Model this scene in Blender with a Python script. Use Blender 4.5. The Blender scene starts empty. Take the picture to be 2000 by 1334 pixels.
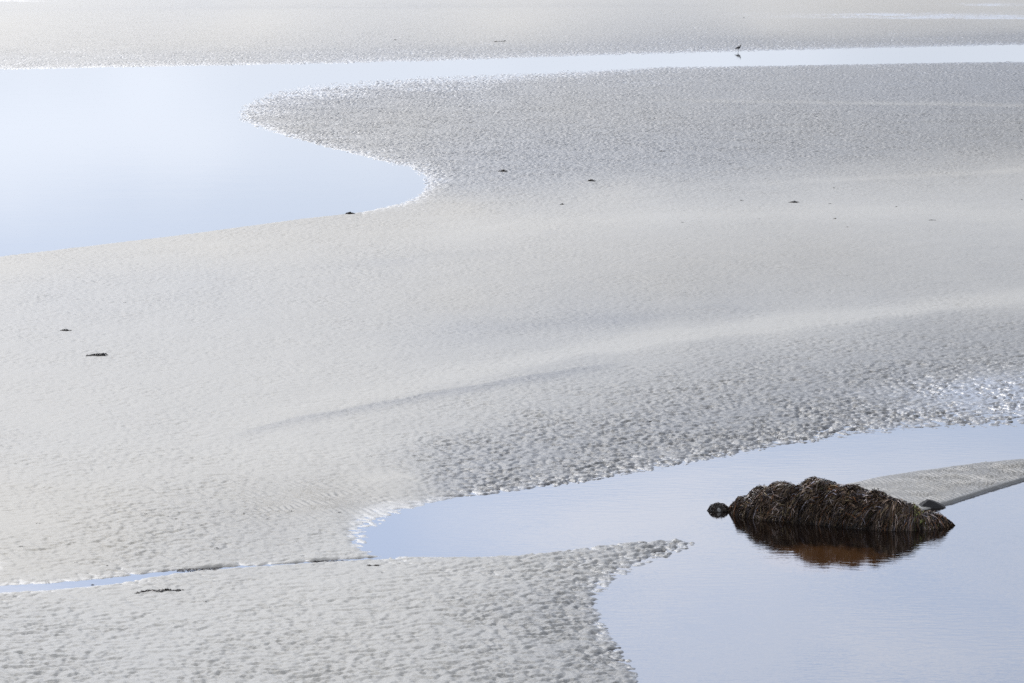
import bpy, math, random
import numpy as np

# ------------------------------------------------------------------ camera
SC = bpy.context.scene
COL = SC.collection
CAM_H = 12.0
FPX = 8000.0                      # focal length in photo pixels (2000 wide)
HORIZON = -166.0
PITCH = math.atan((667.0 - HORIZON) / FPX)
cam_data = bpy.data.cameras.new('camera')
cam_data.sensor_width = 36.0
cam_data.lens = FPX / 2000.0 * 36.0
cam_data.clip_start = 0.5
cam_data.clip_end = 20000.0
cam = bpy.data.objects.new('camera', cam_data)
COL.objects.link(cam)
cam.location = (0, 0, CAM_H)
cam.rotation_euler = (math.pi / 2 - PITCH, 0, 0)
SC.camera = cam

# ------------------------------------------------------------------ sky and sun
SUN_EL, SUN_AZ = math.radians(29), math.radians(-14)      # azimuth from +Y, towards -X
sun_dir = (math.sin(SUN_AZ) * math.cos(SUN_EL), math.cos(SUN_AZ) * math.cos(SUN_EL), math.sin(SUN_EL))
SKY_NISHITA = 0.10
DECK = 1.40
GLOW = 1.8
world = bpy.data.worlds.new('World')
SC.world = world
world.use_nodes = True
nt = world.node_tree
nt.nodes.clear()


def N(tree, kind, **kw):
    n = tree.nodes.new(kind)
    for k, v in kw.items():
        if k.startswith('i_'):
            n.inputs[k[2:]].default_value = v
        else:
            setattr(n, k, v)
    return n


def mth(tree, op, a, b=None, c=None, clamp=False):
    n = tree.nodes.new('ShaderNodeMath')
    n.operation = op
    n.use_clamp = clamp
    for i, s in enumerate((a, b, c)):
        if s is None:
            continue
        if isinstance(s, (int, float)):
            n.inputs[i].default_value = s
        else:
            tree.links.new(s, n.inputs[i])
    return n.outputs[0]


def ramp(tree, fac, lo, hi, o0=0.0, o1=1.0, smooth=True):
    n = tree.nodes.new('ShaderNodeMapRange')
    n.interpolation_type = 'SMOOTHSTEP' if smooth else 'LINEAR'
    n.inputs['From Min'].default_value = lo
    n.inputs['From Max'].default_value = hi
    n.inputs['To Min'].default_value = o0
    n.inputs['To Max'].default_value = o1
    tree.links.new(fac, n.inputs['Value'])
    return n.outputs[0]


def mixc(tree, fac, a, b, mode='MIX'):
    n = tree.nodes.new('ShaderNodeMix')
    n.data_type = 'RGBA'
    n.blend_type = mode
    for s, i in ((fac, 0), (a, 6), (b, 7)):
        if isinstance(s, (int, float)):
            n.inputs[i].default_value = s
        elif isinstance(s, tuple):
            n.inputs[i].default_value = s if len(s) == 4 else s + (1.0,)
        else:
            tree.links.new(s, n.inputs[i])
    return n.outputs[2]


sky = N(nt, 'ShaderNodeTexSky', sky_type='NISHITA', sun_disc=False, sun_elevation=SUN_EL,
        sun_rotation=SUN_AZ, altitude=0.0, air_density=1.0, dust_density=0.6, ozone_density=1.5)
tc = N(nt, 'ShaderNodeTexCoord')
sep = N(nt, 'ShaderNodeSeparateXYZ')
nt.links.new(tc.outputs['Generated'], sep.inputs[0])
z = sep.outputs['Z']
# thin high cloud deck: brighter towards the zenith and round the veiled sun
deck_l = mth(nt, 'MULTIPLY_ADD', ramp(nt, z, 0.0, 1.0, 0.0, 1.0, smooth=False), 0.10, 0.80)
dot = N(nt, 'ShaderNodeVectorMath', operation='DOT_PRODUCT')
nt.links.new(tc.outputs['Generated'], dot.inputs[0])
dot.inputs[1].default_value = sun_dir
glow = mth(nt, 'POWER', mth(nt, 'MAXIMUM', dot.outputs['Value'], 0.0), 10.0)
deck_l = mth(nt, 'MULTIPLY', deck_l, mth(nt, 'MULTIPLY_ADD', glow, GLOW, 1.0))
cmap = N(nt, 'ShaderNodeMapping')
nt.links.new(tc.outputs['Generated'], cmap.inputs[0])
cmap.inputs['Scale'].default_value = (1.0, 1.0, 3.2)
cn = N(nt, 'ShaderNodeTexNoise', i_Scale=9.0, i_Detail=4.0, i_Roughness=0.45)
nt.links.new(cmap.outputs[0], cn.inputs['Vector'])
cloud = ramp(nt, cn.outputs[0], 0.44, 0.66)
over = ramp(nt, z, 0.25, 0.65)
deck_col = mixc(nt, mth(nt, 'MAXIMUM', cloud, over), (0.69, 0.825, 1.12), (0.89, 0.93, 1.06))
low = ramp(nt, z, 0.0, 0.16)
deck_col = mixc(nt, low, (0.82, 0.92, 1.10), deck_col)
deck_l = mth(nt, 'MULTIPLY', deck_l, mth(nt, 'MULTIPLY_ADD', cloud, 0.12, 0.94))
deck_l = mth(nt, 'MULTIPLY', deck_l, ramp(nt, z, 0.02, 0.20, 0.70, 1.0))
deck = N(nt, 'ShaderNodeVectorMath', operation='SCALE')
nt.links.new(deck_col, deck.inputs[0])
nt.links.new(mth(nt, 'MULTIPLY', deck_l, DECK), deck.inputs['Scale'])
b1 = N(nt, 'ShaderNodeBackground', i_Strength=SKY_NISHITA)
nt.links.new(sky.outputs[0], b1.inputs['Color'])
b2 = N(nt, 'ShaderNodeBackground', i_Strength=1.0)
nt.links.new(deck.outputs[0], b2.inputs['Color'])
ms = N(nt, 'ShaderNodeMixShader', i_Fac=0.90)
nt.links.new(b1.outputs[0], ms.inputs[1])
nt.links.new(b2.outputs[0], ms.inputs[2])
wo = N(nt, 'ShaderNodeOutputWorld')
nt.links.new(ms.outputs[0], wo.inputs[0])

sl = bpy.data.lights.new('sun', 'SUN')
sl.energy = 1.5
sl.angle = math.radians(24)
sl.color = (1.0, 0.96, 0.90)
so = bpy.data.objects.new('sun', sl)
COL.objects.link(so)
so.rotation_euler = (math.pi / 2 - SUN_EL, 0, math.pi - SUN_AZ)
so.location = (0, 100, 80)

SC.view_settings.view_transform = 'Standard'
SC.view_settings.look = 'None'
SC.view_settings.gamma = 1.0
SC.view_settings.use_curve_mapping = False
SC.view_settings.exposure = -0.09
SC.cycles.use_denoising = False
SC.cycles.max_bounces = 6
SC.cycles.caustics_reflective = False
SC.cycles.caustics_refractive = False

# ------------------------------------------------------------------ projection helpers
ct, st = math.cos(PITCH), math.sin(PITCH)


def ground(u, v, z=0.0):
    """photo pixel -> point of the level plane at height z"""
    a, b = (u - 1000.0) / FPX, (v - 667.0) / FPX
    dy, dz = ct - b * st, -st - b * ct
    t = (z - CAM_H) / dz
    return a * t, dy * t


def to_pixel(x, y):
    dep = y * ct + CAM_H * st
    up = y * st - CAM_H * ct
    return 1000.0 + FPX * x / dep, 667.0 - FPX * up / dep


def scale_at(u, v):
    x, y = ground(u, v)
    return FPX / (y * ct + CAM_H * st)


# ------------------------------------------------------------------ numpy noise
def _hash(ix, iy, seed):
    h = (ix.astype(np.int64) * 374761393 + iy.astype(np.int64) * 668265263 + seed * 974711) & 0xffffffff
    h = ((h ^ (h >> 13)) * 1274126177) & 0xffffffff
    h = ((h ^ (h >> 16)) * 2246822519) & 0xffffffff
    return ((h ^ (h >> 15)) & 0xffffff).astype(np.float32) / 16777215.0


def gnoise(x, y, seed=0):
    """2-D gradient noise, about -1..1"""
    x = np.asarray(x, dtype=np.float64)
    y = np.asarray(y, dtype=np.float64)
    ix, iy = np.floor(x), np.floor(y)
    fx, fy = (x - ix).astype(np.float32), (y - iy).astype(np.float32)
    wx, wy = fx * fx * fx * (fx * (fx * 6 - 15) + 10), fy * fy * fy * (fy * (fy * 6 - 15) + 10)
    r = []
    for dx in (0, 1):
        for dy in (0, 1):
            a = _hash(ix + dx, iy + dy, seed) * (2 * math.pi)
            r.append(np.cos(a) * (fx - dx) + np.sin(a) * (fy - dy))
    a = r[0] + wx * (r[2] - r[0])
    b = r[1] + wx * (r[3] - r[1])
    return (a + wy * (b - a)) * 1.55


def sstep(a, b, t):
    t = np.clip((t - a) / (b - a), 0, 1)
    return t * t * (3 - 2 * t)


# ------------------------------------------------------------------ the tidal flat: shorelines (pixel of the level plane, fringe width)
LAGOON = [(-3000, 172, 6), (-1200, 148, 5), (0, 136, 4), (300, 130, 4), (600, 125, 5), (900, 117, 6), (1200, 107, 6),
          (1440, 100.5, 6), (1700, 94, 6), (2000, 87, 5), (2600, 72, 5), (3600, 55, 5),
          (3600, 95, 5), (2600, 112, 3), (2000, 120.5, 3), (1800, 123, 3), (1500, 128.5, 3), (1300, 131, 6), (1200, 136, 9),
          (1000, 144, 18), (850, 149, 24), (700, 159, 30), (600, 168, 34), (540, 178, 38), (500, 191, 42), (470, 211, 40),
          (462, 232, 34), (500, 248, 16), (560, 266, 9), (640, 288, 8), (700, 303, 7), (760, 318, 10), (800, 330, 16),
          (824, 345, 24), (830, 362, 26), (816, 382, 20), (786, 396, 12), (740, 407.5, 5), (690, 417, 1.5), (600, 427.5, 1),
          (500, 441, 1), (350, 461, 1), (200, 479, 1), (0, 503, 1), (-500, 560, 2), (-1500, 640, 2), (-3000, 700, 2)]
POOL = [(3600, 800, 80), (2500, 820, 80), (2000, 833, 74), (1850, 834, 60), (1700, 846, 50), (1560, 866, 24), (1400, 894, 14),
        (1280, 916, 12), (1150, 939, 11), (1000, 959, 9), (900, 971, 7), (840, 984, 12), (790, 1002, 24), (750, 1021, 44),
        (725, 1044, 66), (716, 1064, 80), (728, 1079, 70), (750, 1088, 20),
        (800, 1086.5, 3), (900, 1090, 1.6), (1000, 1087, 1.6), (1080, 1080, 1.8), (1150, 1070, 2), (1250, 1058, 3),
        (1320, 1055, 6), (1364, 1060, 14), (1320, 1081, 30), (1280, 1098, 32), (1240, 1114, 34), (1200, 1138, 38),
        (1172, 1162, 42), (1166, 1185, 38), (1180, 1215, 32), (1200, 1250, 30), (1230, 1290, 28), (1250, 1320, 24),
        (1242, 1340, 20), (1200, 1400, 20), (1100, 1500, 20), (1000, 1700, 20), (900, 1950, 20), (900, 2600, 20), (3600, 2600, 20)]
STREAM = [(760, 1086, 2), (700, 1091, 3), (640, 1094, 1.5), (560, 1100.5, 2), (500, 1104, 3), (430, 1107.5, 1.5), (340, 1114, 2),
          (260, 1123, 3), (200, 1130, 4), (100, 1139, 4), (0, 1144, 4), (-300, 1150, 4), (-1200, 1170, 4),
          (-1200, 1196, 5), (-300, 1172, 5), (0, 1158, 5), (100, 1152, 5), (200, 1143, 4), (260, 1134, 4), (340, 1121, 2),
          (430, 1112, 2), (500, 1107.5, 2), (560, 1103.5, 2), (640, 1098, 2), (700, 1094, 2), (760, 1091, 2)]
SPIT = [(1600, 966, 4), (1650, 946, 3), (1720, 931, 2), (1800, 919, 2), (1900, 906, 2), (2000, 896, 2), (2300, 865, 3), (3000, 835, 3),
        (3000, 850, 1.3), (2300, 880, 1.3), (2000, 939, 1.3), (1930, 960, 1.3), (1860, 983, 1.3), (1820, 993, 1.5), (1760, 1003, 4),
        (1660, 1000, 4)]


def inside(px, py, poly):
    r = np.zeros(px.shape, bool)
    n = len(poly)
    for i in range(n):
        x0, y0 = poly[i][:2]
        x1, y1 = poly[(i + 1) % n][:2]
        if y0 == y1:
            continue
        c = ((y0 > py) != (y1 > py)) & (px < (x1 - x0) * (py - y0) / (y1 - y0) + x0)
        r ^= c
    return r


def nearest(px, py, polys):
    best = np.full(px.shape, 1e9, np.float32)
    wid = np.zeros(px.shape)
    tot = np.zeros(px.shape)
    for poly in polys:
        n = len(poly)
        for i in range(n):
            x0, y0, w0 = poly[i]
            x1, y1, w1 = poly[(i + 1) % n]
            dx, dy = x1 - x0, y1 - y0
            t = np.clip(((px - x0) * dx + (py - y0) * dy) / (dx * dx + dy * dy + 1e-9), 0, 1)
            d = (px - x0 - t * dx) ** 2 + (py - y0 - t * dy) ** 2
            m = d < best
            best = np.where(m, d, best)
            q = 1.0 / (d + .04) ** 2
            wid += q * (w0 + t * (w1 - w0))
            tot += q
    return np.sqrt(best), wid / tot


# tone anchors: pixel, brightness of the sand there (8 bit), warmth (0 blue .. 1 tan), relief in metres
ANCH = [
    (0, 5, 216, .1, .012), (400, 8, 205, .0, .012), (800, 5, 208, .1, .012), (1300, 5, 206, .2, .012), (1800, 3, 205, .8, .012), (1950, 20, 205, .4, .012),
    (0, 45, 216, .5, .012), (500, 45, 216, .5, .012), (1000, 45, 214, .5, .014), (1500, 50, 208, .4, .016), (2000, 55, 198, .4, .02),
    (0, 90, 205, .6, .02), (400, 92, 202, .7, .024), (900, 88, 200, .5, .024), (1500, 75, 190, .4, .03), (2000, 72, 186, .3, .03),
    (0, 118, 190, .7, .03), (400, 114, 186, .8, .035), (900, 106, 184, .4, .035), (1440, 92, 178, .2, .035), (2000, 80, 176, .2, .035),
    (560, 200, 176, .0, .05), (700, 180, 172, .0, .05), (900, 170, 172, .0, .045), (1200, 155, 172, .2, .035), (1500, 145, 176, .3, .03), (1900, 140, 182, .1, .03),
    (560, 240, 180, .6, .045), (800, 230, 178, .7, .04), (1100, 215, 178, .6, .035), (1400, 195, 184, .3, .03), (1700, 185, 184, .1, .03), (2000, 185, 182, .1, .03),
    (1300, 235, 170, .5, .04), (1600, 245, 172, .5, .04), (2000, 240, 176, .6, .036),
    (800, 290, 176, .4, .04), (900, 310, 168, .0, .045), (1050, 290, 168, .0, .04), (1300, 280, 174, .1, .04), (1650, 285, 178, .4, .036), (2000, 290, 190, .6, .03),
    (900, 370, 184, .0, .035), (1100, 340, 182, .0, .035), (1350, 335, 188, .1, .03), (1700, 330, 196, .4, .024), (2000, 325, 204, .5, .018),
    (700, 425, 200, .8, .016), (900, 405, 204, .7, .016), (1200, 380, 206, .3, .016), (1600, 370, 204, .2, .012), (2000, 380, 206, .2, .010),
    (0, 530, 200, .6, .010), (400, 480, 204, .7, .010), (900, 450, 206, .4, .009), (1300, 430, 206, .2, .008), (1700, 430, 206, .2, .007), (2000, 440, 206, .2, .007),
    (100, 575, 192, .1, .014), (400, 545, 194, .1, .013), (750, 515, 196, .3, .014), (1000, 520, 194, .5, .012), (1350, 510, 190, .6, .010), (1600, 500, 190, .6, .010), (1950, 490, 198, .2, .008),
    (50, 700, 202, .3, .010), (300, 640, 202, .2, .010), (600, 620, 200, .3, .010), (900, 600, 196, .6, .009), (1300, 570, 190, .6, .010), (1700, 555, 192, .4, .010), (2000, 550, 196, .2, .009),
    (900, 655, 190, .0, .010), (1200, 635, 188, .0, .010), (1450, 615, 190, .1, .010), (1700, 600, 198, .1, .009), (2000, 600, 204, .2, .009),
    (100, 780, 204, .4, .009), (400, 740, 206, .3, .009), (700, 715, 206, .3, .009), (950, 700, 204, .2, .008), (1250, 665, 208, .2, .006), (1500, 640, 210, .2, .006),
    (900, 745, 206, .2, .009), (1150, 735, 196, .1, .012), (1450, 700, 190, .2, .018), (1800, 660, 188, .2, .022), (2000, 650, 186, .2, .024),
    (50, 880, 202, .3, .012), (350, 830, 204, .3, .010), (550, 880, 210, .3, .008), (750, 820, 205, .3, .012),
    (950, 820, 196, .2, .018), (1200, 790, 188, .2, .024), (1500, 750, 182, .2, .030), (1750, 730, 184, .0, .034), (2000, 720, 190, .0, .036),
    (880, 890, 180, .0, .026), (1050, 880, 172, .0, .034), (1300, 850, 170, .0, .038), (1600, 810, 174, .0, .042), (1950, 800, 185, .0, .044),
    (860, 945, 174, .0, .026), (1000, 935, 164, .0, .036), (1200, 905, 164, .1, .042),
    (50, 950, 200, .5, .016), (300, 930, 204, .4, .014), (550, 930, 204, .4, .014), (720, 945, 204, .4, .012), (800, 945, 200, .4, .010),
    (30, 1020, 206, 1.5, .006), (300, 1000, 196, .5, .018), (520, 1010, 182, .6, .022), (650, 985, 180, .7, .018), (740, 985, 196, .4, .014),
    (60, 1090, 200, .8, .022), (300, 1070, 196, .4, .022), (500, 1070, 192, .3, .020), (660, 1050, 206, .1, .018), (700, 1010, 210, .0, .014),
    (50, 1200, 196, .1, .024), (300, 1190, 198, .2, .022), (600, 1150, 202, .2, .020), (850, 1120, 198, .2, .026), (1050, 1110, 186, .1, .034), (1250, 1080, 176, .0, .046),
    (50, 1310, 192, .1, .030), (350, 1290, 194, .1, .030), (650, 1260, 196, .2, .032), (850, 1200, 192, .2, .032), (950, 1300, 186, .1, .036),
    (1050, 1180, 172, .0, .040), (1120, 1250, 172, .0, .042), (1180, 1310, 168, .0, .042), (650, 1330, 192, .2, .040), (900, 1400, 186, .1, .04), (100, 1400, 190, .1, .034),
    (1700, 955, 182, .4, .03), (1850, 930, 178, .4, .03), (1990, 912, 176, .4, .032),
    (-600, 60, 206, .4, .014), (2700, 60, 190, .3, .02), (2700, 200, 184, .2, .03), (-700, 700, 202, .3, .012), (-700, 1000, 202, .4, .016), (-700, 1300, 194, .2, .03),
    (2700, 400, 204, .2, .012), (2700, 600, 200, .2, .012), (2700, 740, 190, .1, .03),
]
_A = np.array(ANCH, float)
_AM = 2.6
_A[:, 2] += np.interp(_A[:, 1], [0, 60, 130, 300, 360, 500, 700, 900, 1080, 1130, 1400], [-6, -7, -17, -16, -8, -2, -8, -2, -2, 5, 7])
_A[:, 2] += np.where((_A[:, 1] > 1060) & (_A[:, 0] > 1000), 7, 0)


def _rbf_fit():
    p = np.stack([_A[:, 0], _A[:, 1] * _AM], 1)
    d = np.sqrt(((p[:, None] - p[None]) ** 2).sum(-1))
    K = np.sqrt(d ** 2 + 15 ** 2) + np.eye(len(p)) * -12.0
    n = len(p)
    M = np.zeros((n + 1, n + 1))
    M[:n, :n] = K
    M[:n, n] = M[n, :n] = 1
    rhs = np.zeros((n + 1, 3))
    rhs[:n] = _A[:, 2:5]
    return p, np.linalg.solve(M, rhs)


_RP, _RW = _rbf_fit()
GU = np.arange(-1000, 3001, 16.0)
GV = np.arange(-60, 1501, 6.0)
_gu, _gv = np.meshgrid(GU, GV)
_CTRL = np.zeros(_gu.shape + (3,))
for _i in range(len(_RP)):
    _r = np.sqrt((_gu - _RP[_i, 0]) ** 2 + (_gv * _AM - _RP[_i, 1]) ** 2 + 15 ** 2)
    _CTRL += _r[..., None] * _RW[_i]
_CTRL += _RW[-1]


def ctrl(u, v):
    a = np.clip((u - GU[0]) / 16.0, 0, len(GU) - 1.001)
    b = np.clip((v - GV[0]) / 6.0, 0, len(GV) - 1.001)
    ia, ib = a.astype(int), b.astype(int)
    fa, fb = (a - ia)[..., None], (b - ib)[..., None]
    c = _CTRL
    return ((c[ib, ia] * (1 - fa) + c[ib, ia + 1] * fa) * (1 - fb) + (c[ib + 1, ia] * (1 - fa) + c[ib + 1, ia + 1] * fa) * fb)


def stroke(u, v, pts, above, below, wob=0.0):
    """soft band along a left-to-right line; above / below = falloff in pixels; last value of a point is its strength"""
    P = np.array(pts, float)
    vc = np.interp(u, P[:, 0], P[:, 1])
    s = np.interp(u, P[:, 0], P[:, 2], left=0, right=0)
    if wob:
        vc = vc + wob * gnoise(u / 90.0, u * 0, 77)
    d = v - vc
    return s * np.where(d < 0, np.exp(-(d / above) ** 2), np.exp(-(d / below) ** 2))


# (points, softness above, softness below, change in brightness)
BANDS = [
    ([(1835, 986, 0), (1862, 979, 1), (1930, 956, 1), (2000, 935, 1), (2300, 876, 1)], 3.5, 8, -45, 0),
    ([(560, 905, 0), (700, 880, .7), (850, 850, .7), (1000, 815, 0)], 18, 14, 7, 3),
    ([(-400, 124, 1), (0, 121, 1), (600, 110, 1), (1200, 97, 1), (2000, 78, 1), (2600, 62, 1)], 14, 8, -12, 1),
    ([(900, 285, 0), (1000, 292, .6), (1250, 288, .8), (1500, 280, 0)], 22, 26, -8, 2),
    ([(700, 470, 0), (1000, 445, .8), (1400, 420, 1), (1800, 415, 1), (2300, 440, .5)], 14, 18, 7, 3),
    ([(850, 640, 0), (1000, 645, 1), (1250, 630, 1), (1450, 612, 0)], 14, 12, -9, 3),
    ([(520, 535, 0), (700, 520, 1), (900, 500, .7), (1050, 492, 0)], 8, 10, -8, 4),
    ([(430, 868, 0), (520, 838, .8), (700, 802, 1), (850, 775, 1), (1000, 748, 1), (1120, 729, .8), (1230, 712, 0)], 3, 12, -30, 3),  # shaded face of the diagonal bank's step, painted as darker sand
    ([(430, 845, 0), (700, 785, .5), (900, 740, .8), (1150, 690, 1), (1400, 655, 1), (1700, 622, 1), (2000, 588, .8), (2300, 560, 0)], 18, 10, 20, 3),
    ([(1120, 196, 0), (1300, 198, .7), (1600, 203, 1), (2000, 209, 1), (2600, 212, .8)], 7, 3, 22, 1),
    ([(1120, 208, 0), (1300, 212, .8), (1600, 216, 1), (2000, 222, 1), (2600, 228, 1)], 4, 20, -14, 1),
    ([(1300, 372, 0), (1500, 362, .6), (1750, 350, .8), (2000, 336, 1), (2600, 310, 1)], 6, 4, 9, 2),
    ([(0, 22, 0.6), (350, 17, .8), (700, 15, 1), (1100, 13, .5), (1500, 12, 0)], 6, 3, -12, 1),
    ([(600, 12, 0), (700, 12.5, 1), (840, 14, 0)], 1.0, 1.4, 14, 0),
    ([(640, 950, 0), (720, 944, .7), (785, 934, 1), (812, 940, .6), (850, 966, 0)], 8, 4, 10, 0),
    ([(0, 560, 1), (300, 545, .6), (500, 528, 0)], 14, 14, -6, 3),
    ([(-300, 880, .5), (0, 868, .8), (250, 855, .4), (420, 840, 0)], 16, 10, -4, 3),
]
# thin films of standing water on the flat: centre, half axes, how wet
FILMS = [(1780, 31, 300, 6, .55), (2050, 36, 260, 2.5, .8), (1960, 9, 150, 4, .5), (0, 3, 140, 3, .6), (-20, 1102, 22, 14, .6),
         (2060, 762, 300, 62, .35)]


def ripples(x, y):
    """linguoid ripple marks, crests pushed towards the camera, about -1..1"""
    c, s = math.cos(0.42), math.sin(0.42)
    X, Y = x * c + y * s, -x * s + y * c
    wx = gnoise(X / 1.1, Y / 1.1, 11) * 0.16
    wy = gnoise(X / 0.9, Y / 0.9, 12) * 0.16
    X, Y = X + wx, Y + wy

    def f(X, Y):
        return gnoise(X / .185, Y / .215, 1) + 0.40 * gnoise(X / .09, Y / .11, 2) + 0.35 * gnoise(X / .55, Y / .55, 3)
    n0 = f(X, Y)
    n = f(X - 0.012 * n0, Y + 0.075 * n0)
    n = n - 0.30 * n * n
    return n


def terrain(x, y):
    """height and surface attributes of the sand at world x, y (arrays)"""
    u, v = to_pixel(x, y)
    u = np.clip(u, -2900, 3500)
    v = np.clip(v, -160, 2500)
    shp = u.shape
    u32, v32 = u.ravel().astype(np.float32), v.ravel().astype(np.float32)
    # ragged shoreline
    jw = gnoise(x / 0.9, y / 0.9, 5).ravel() * 1.0 + gnoise(x / .35, y / .5, 6).ravel() * .5
    d, W = nearest(u32, v32, (LAGOON, POOL, STREAM, SPIT))
    water = (inside(u32, v32, LAGOON) | inside(u32, v32, POOL) | inside(u32, v32, STREAM)) & ~inside(u32, v32, SPIT)
    sd = np.where(water, -d, d) + jw * np.minimum(W * 0.25, 3.0)
    sd, W = sd.reshape(shp), W.reshape(shp)
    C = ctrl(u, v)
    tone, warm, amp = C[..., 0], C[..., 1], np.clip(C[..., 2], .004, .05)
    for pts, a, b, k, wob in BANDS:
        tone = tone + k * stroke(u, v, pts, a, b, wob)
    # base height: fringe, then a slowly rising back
    edge = np.minimum(W, 4.0)
    rise = 0.030 * np.clip(sd / W, -3, 1)
    wide = sstep(6, 20, W)
    rise = np.where(sd > 0, -0.010 * wide + (0.030 + .014 * wide) * (1 - np.exp(-1.5 * sd / W)), rise - 0.010 * wide)
    steep = sstep(2.2, 0.7, W)                       # cut banks
    rise = np.where(sd > 0, rise + 0.045 * steep * sstep(0, 2.0, sd) * np.exp(-np.maximum(sd, 0) / 22.0), rise)
    back = 0.09 * (1 - np.exp(-np.maximum(sd - W * .9, 0) / 170.0))
    deep = np.where(sd < 0, -0.05 * np.minimum(-sd / (W * 0.5 + 1.5), 6.0), 0.0)
    h = rise + back + deep
    sheen = 0.0
    for cu, cv, au, av, k in FILMS:
        g = np.exp(-((u - cu) / au) ** 2 - ((v - cv) / av) ** 2) * min(k, 1.0)
        sheen = np.maximum(sheen, np.exp(-((u - cu) / (au * 1.1)) ** 2 - ((v - cv) / (av * 1.2)) ** 2))
        h = h * (1 - g) + g * (0.014 - 0.008 * k)
    # broad undulations; the long diagonal bank's step is only painted, in BANDS
    und = gnoise(x / 6, y / 9, 21) * .016 + gnoise(x / 2.0, y / 3.0, 22) * .010 + gnoise(x / .9, y / 1.3, 23) * .005
    h = h + und * np.clip(sd / 30.0, 0, 1)
    # relief
    amp = amp * np.maximum(0.85 + 0.42 * gnoise(x / 3.1, y / 4.0, 31) + 0.38 * gnoise(x / 1.1, y / 1.5, 32), .5)
    amp = np.maximum(amp * 1.22 + .001, .003) * (1 - .18 * sstep(1000, 1150, v))
    r = ripples(x, y)
    bar = inside(u32, v32, SPIT).reshape(shp)
    # small wave ripples on the narrow spit
    ph = (x * 0.95 + y * 0.30 + 0.08 * gnoise(x / .6, y / .9, 41)) / 0.115
    wr = np.sin(ph * 2 * math.pi) * (0.6 + .4 * gnoise(x / .5, y / .9, 42)) * 0.9 + 0.3 * r
    r = np.where(bar, wr * sstep(0, 9, sd), r)
    # streaky ripple marks by the pool's left end
    q = np.exp(-((u - 600) / 150) ** 2 - ((v - 985) / 40) ** 2)
    ph = (x * 0.62 + y * 0.42 + 0.14 * gnoise(x / .8, y / .9, 43)) / 0.13
    r = r * (1 - .65 * q) + q * .7 * np.sin(ph * 2 * math.pi)
    fine = gnoise(x / .055, y / .07, 51) * .20 + gnoise(x / 1.6, y / .45, 52) * .10
    damp_rel = sstep(-8, 1, sd)
    h = h + amp * (r + fine) * (0.25 + 0.75 * damp_rel)
    shade = (207 - tone) / 36.0 + .12 * sstep(900, 0, u) * sstep(500, 620, v) * sstep(900, 760, v)  # dampness of the sand plus the painted shade of the diagonal bank
    wet = np.maximum(sstep(.030, .002, h) * 0.5, np.minimum(sheen * 1.3, 1) * sstep(.055, .010, h))
    return h, np.clip(shade, -.35, 1.4), np.clip(warm * 1.35 + .18, 0, 1.7), wet, np.clip(amp / .045, 0, 1.2), r


# grid: rows of distance, columns of bearing
def spacing(d):
    return float(np.interp(d, [8, 40, 60, 64, 80, 115, 170, 260, 360, 580, 900, 4000],
                           [3, 1.2, .12, .05, .062, .11, .18, .38, .75, 2.2, 25, 300]))


rows = [8.0]
while rows[-1] < 9000:
    rows.append(rows[-1] + spacing(rows[-1]))
rows = np.array(rows)
tin = np.linspace(-1040, 1040, 800) / FPX
out = np.concatenate([np.linspace(1040, 1300, 30)[1:] / FPX, 1300 / FPX * np.power(1.16, np.arange(1, 16))])
cols = np.concatenate([-out[::-1], tin, out])
DD, TT = np.meshgrid(rows, cols, indexing='ij')
XX, YY = TT * (DD * ct + CAM_H * st), DD
H, SH, WM, WT, AMP, RR = terrain(XX, YY)
FAR = sstep(120, 240, YY)


def grid_mesh(name, X, Y, Z, attrs=None):
    nr, nc = X.shape
    co = np.stack([X, Y, Z], -1).reshape(-1, 3).astype(np.float32)
    idx = np.arange(nr * nc).reshape(nr, nc)
    f = np.stack([idx[:-1, :-1], idx[:-1, 1:], idx[1:, 1:], idx[1:, :-1]], -1).reshape(-1, 4)
    return raw_mesh(name, co, f, attrs)


def raw_mesh(name, co, f, attrs=None, smooth=True):
    k = f.shape[1]
    me = bpy.data.meshes.new(name)
    me.vertices.add(len(co))
    me.vertices.foreach_set('co', np.asarray(co, np.float32).ravel())
    me.loops.add(f.size)
    me.loops.foreach_set('vertex_index', f.astype(np.int32).ravel())
    me.polygons.add(len(f))
    me.polygons.foreach_set('loop_start', np.arange(0, f.size, k, dtype=np.int32))
    me.polygons.foreach_set('use_smooth', np.full(len(f), smooth, bool))
    me.update(calc_edges=True)
    for nm, a in (attrs or {}).items():
        a = np.asarray(a, np.float32)
        if a.ndim > 1 and a.shape[-1] == 3 and a.shape[0] == len(co):
            at = me.attributes.new(nm, 'FLOAT_VECTOR', 'POINT')
            at.data.foreach_set('vector', a.ravel())
        else:
            at = me.attributes.new(nm, 'FLOAT', 'POINT')
            at.data.foreach_set('value', a.ravel())
    return me


def attr(tree, name, out='Fac'):
    n = tree.nodes.new('ShaderNodeAttribute')
    n.attribute_name = name
    return n.outputs[out]


def material(name):
    m = bpy.data.materials.new(name)
    m.use_nodes = True
    t = m.node_tree
    return m, t, t.nodes['Principled BSDF']


def noise(t, vec, scale, detail=2.0, rough=.5, stretch=None):
    if stretch:
        mp = N(t, 'ShaderNodeMapping')
        mp.inputs['Scale'].default_value = stretch
        t.links.new(vec, mp.inputs[0])
        vec = mp.outputs[0]
    n = N(t, 'ShaderNodeTexNoise', i_Scale=scale, i_Detail=detail, i_Roughness=rough)
    t.links.new(vec, n.inputs['Vector'])
    return n.outputs[0]


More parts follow.
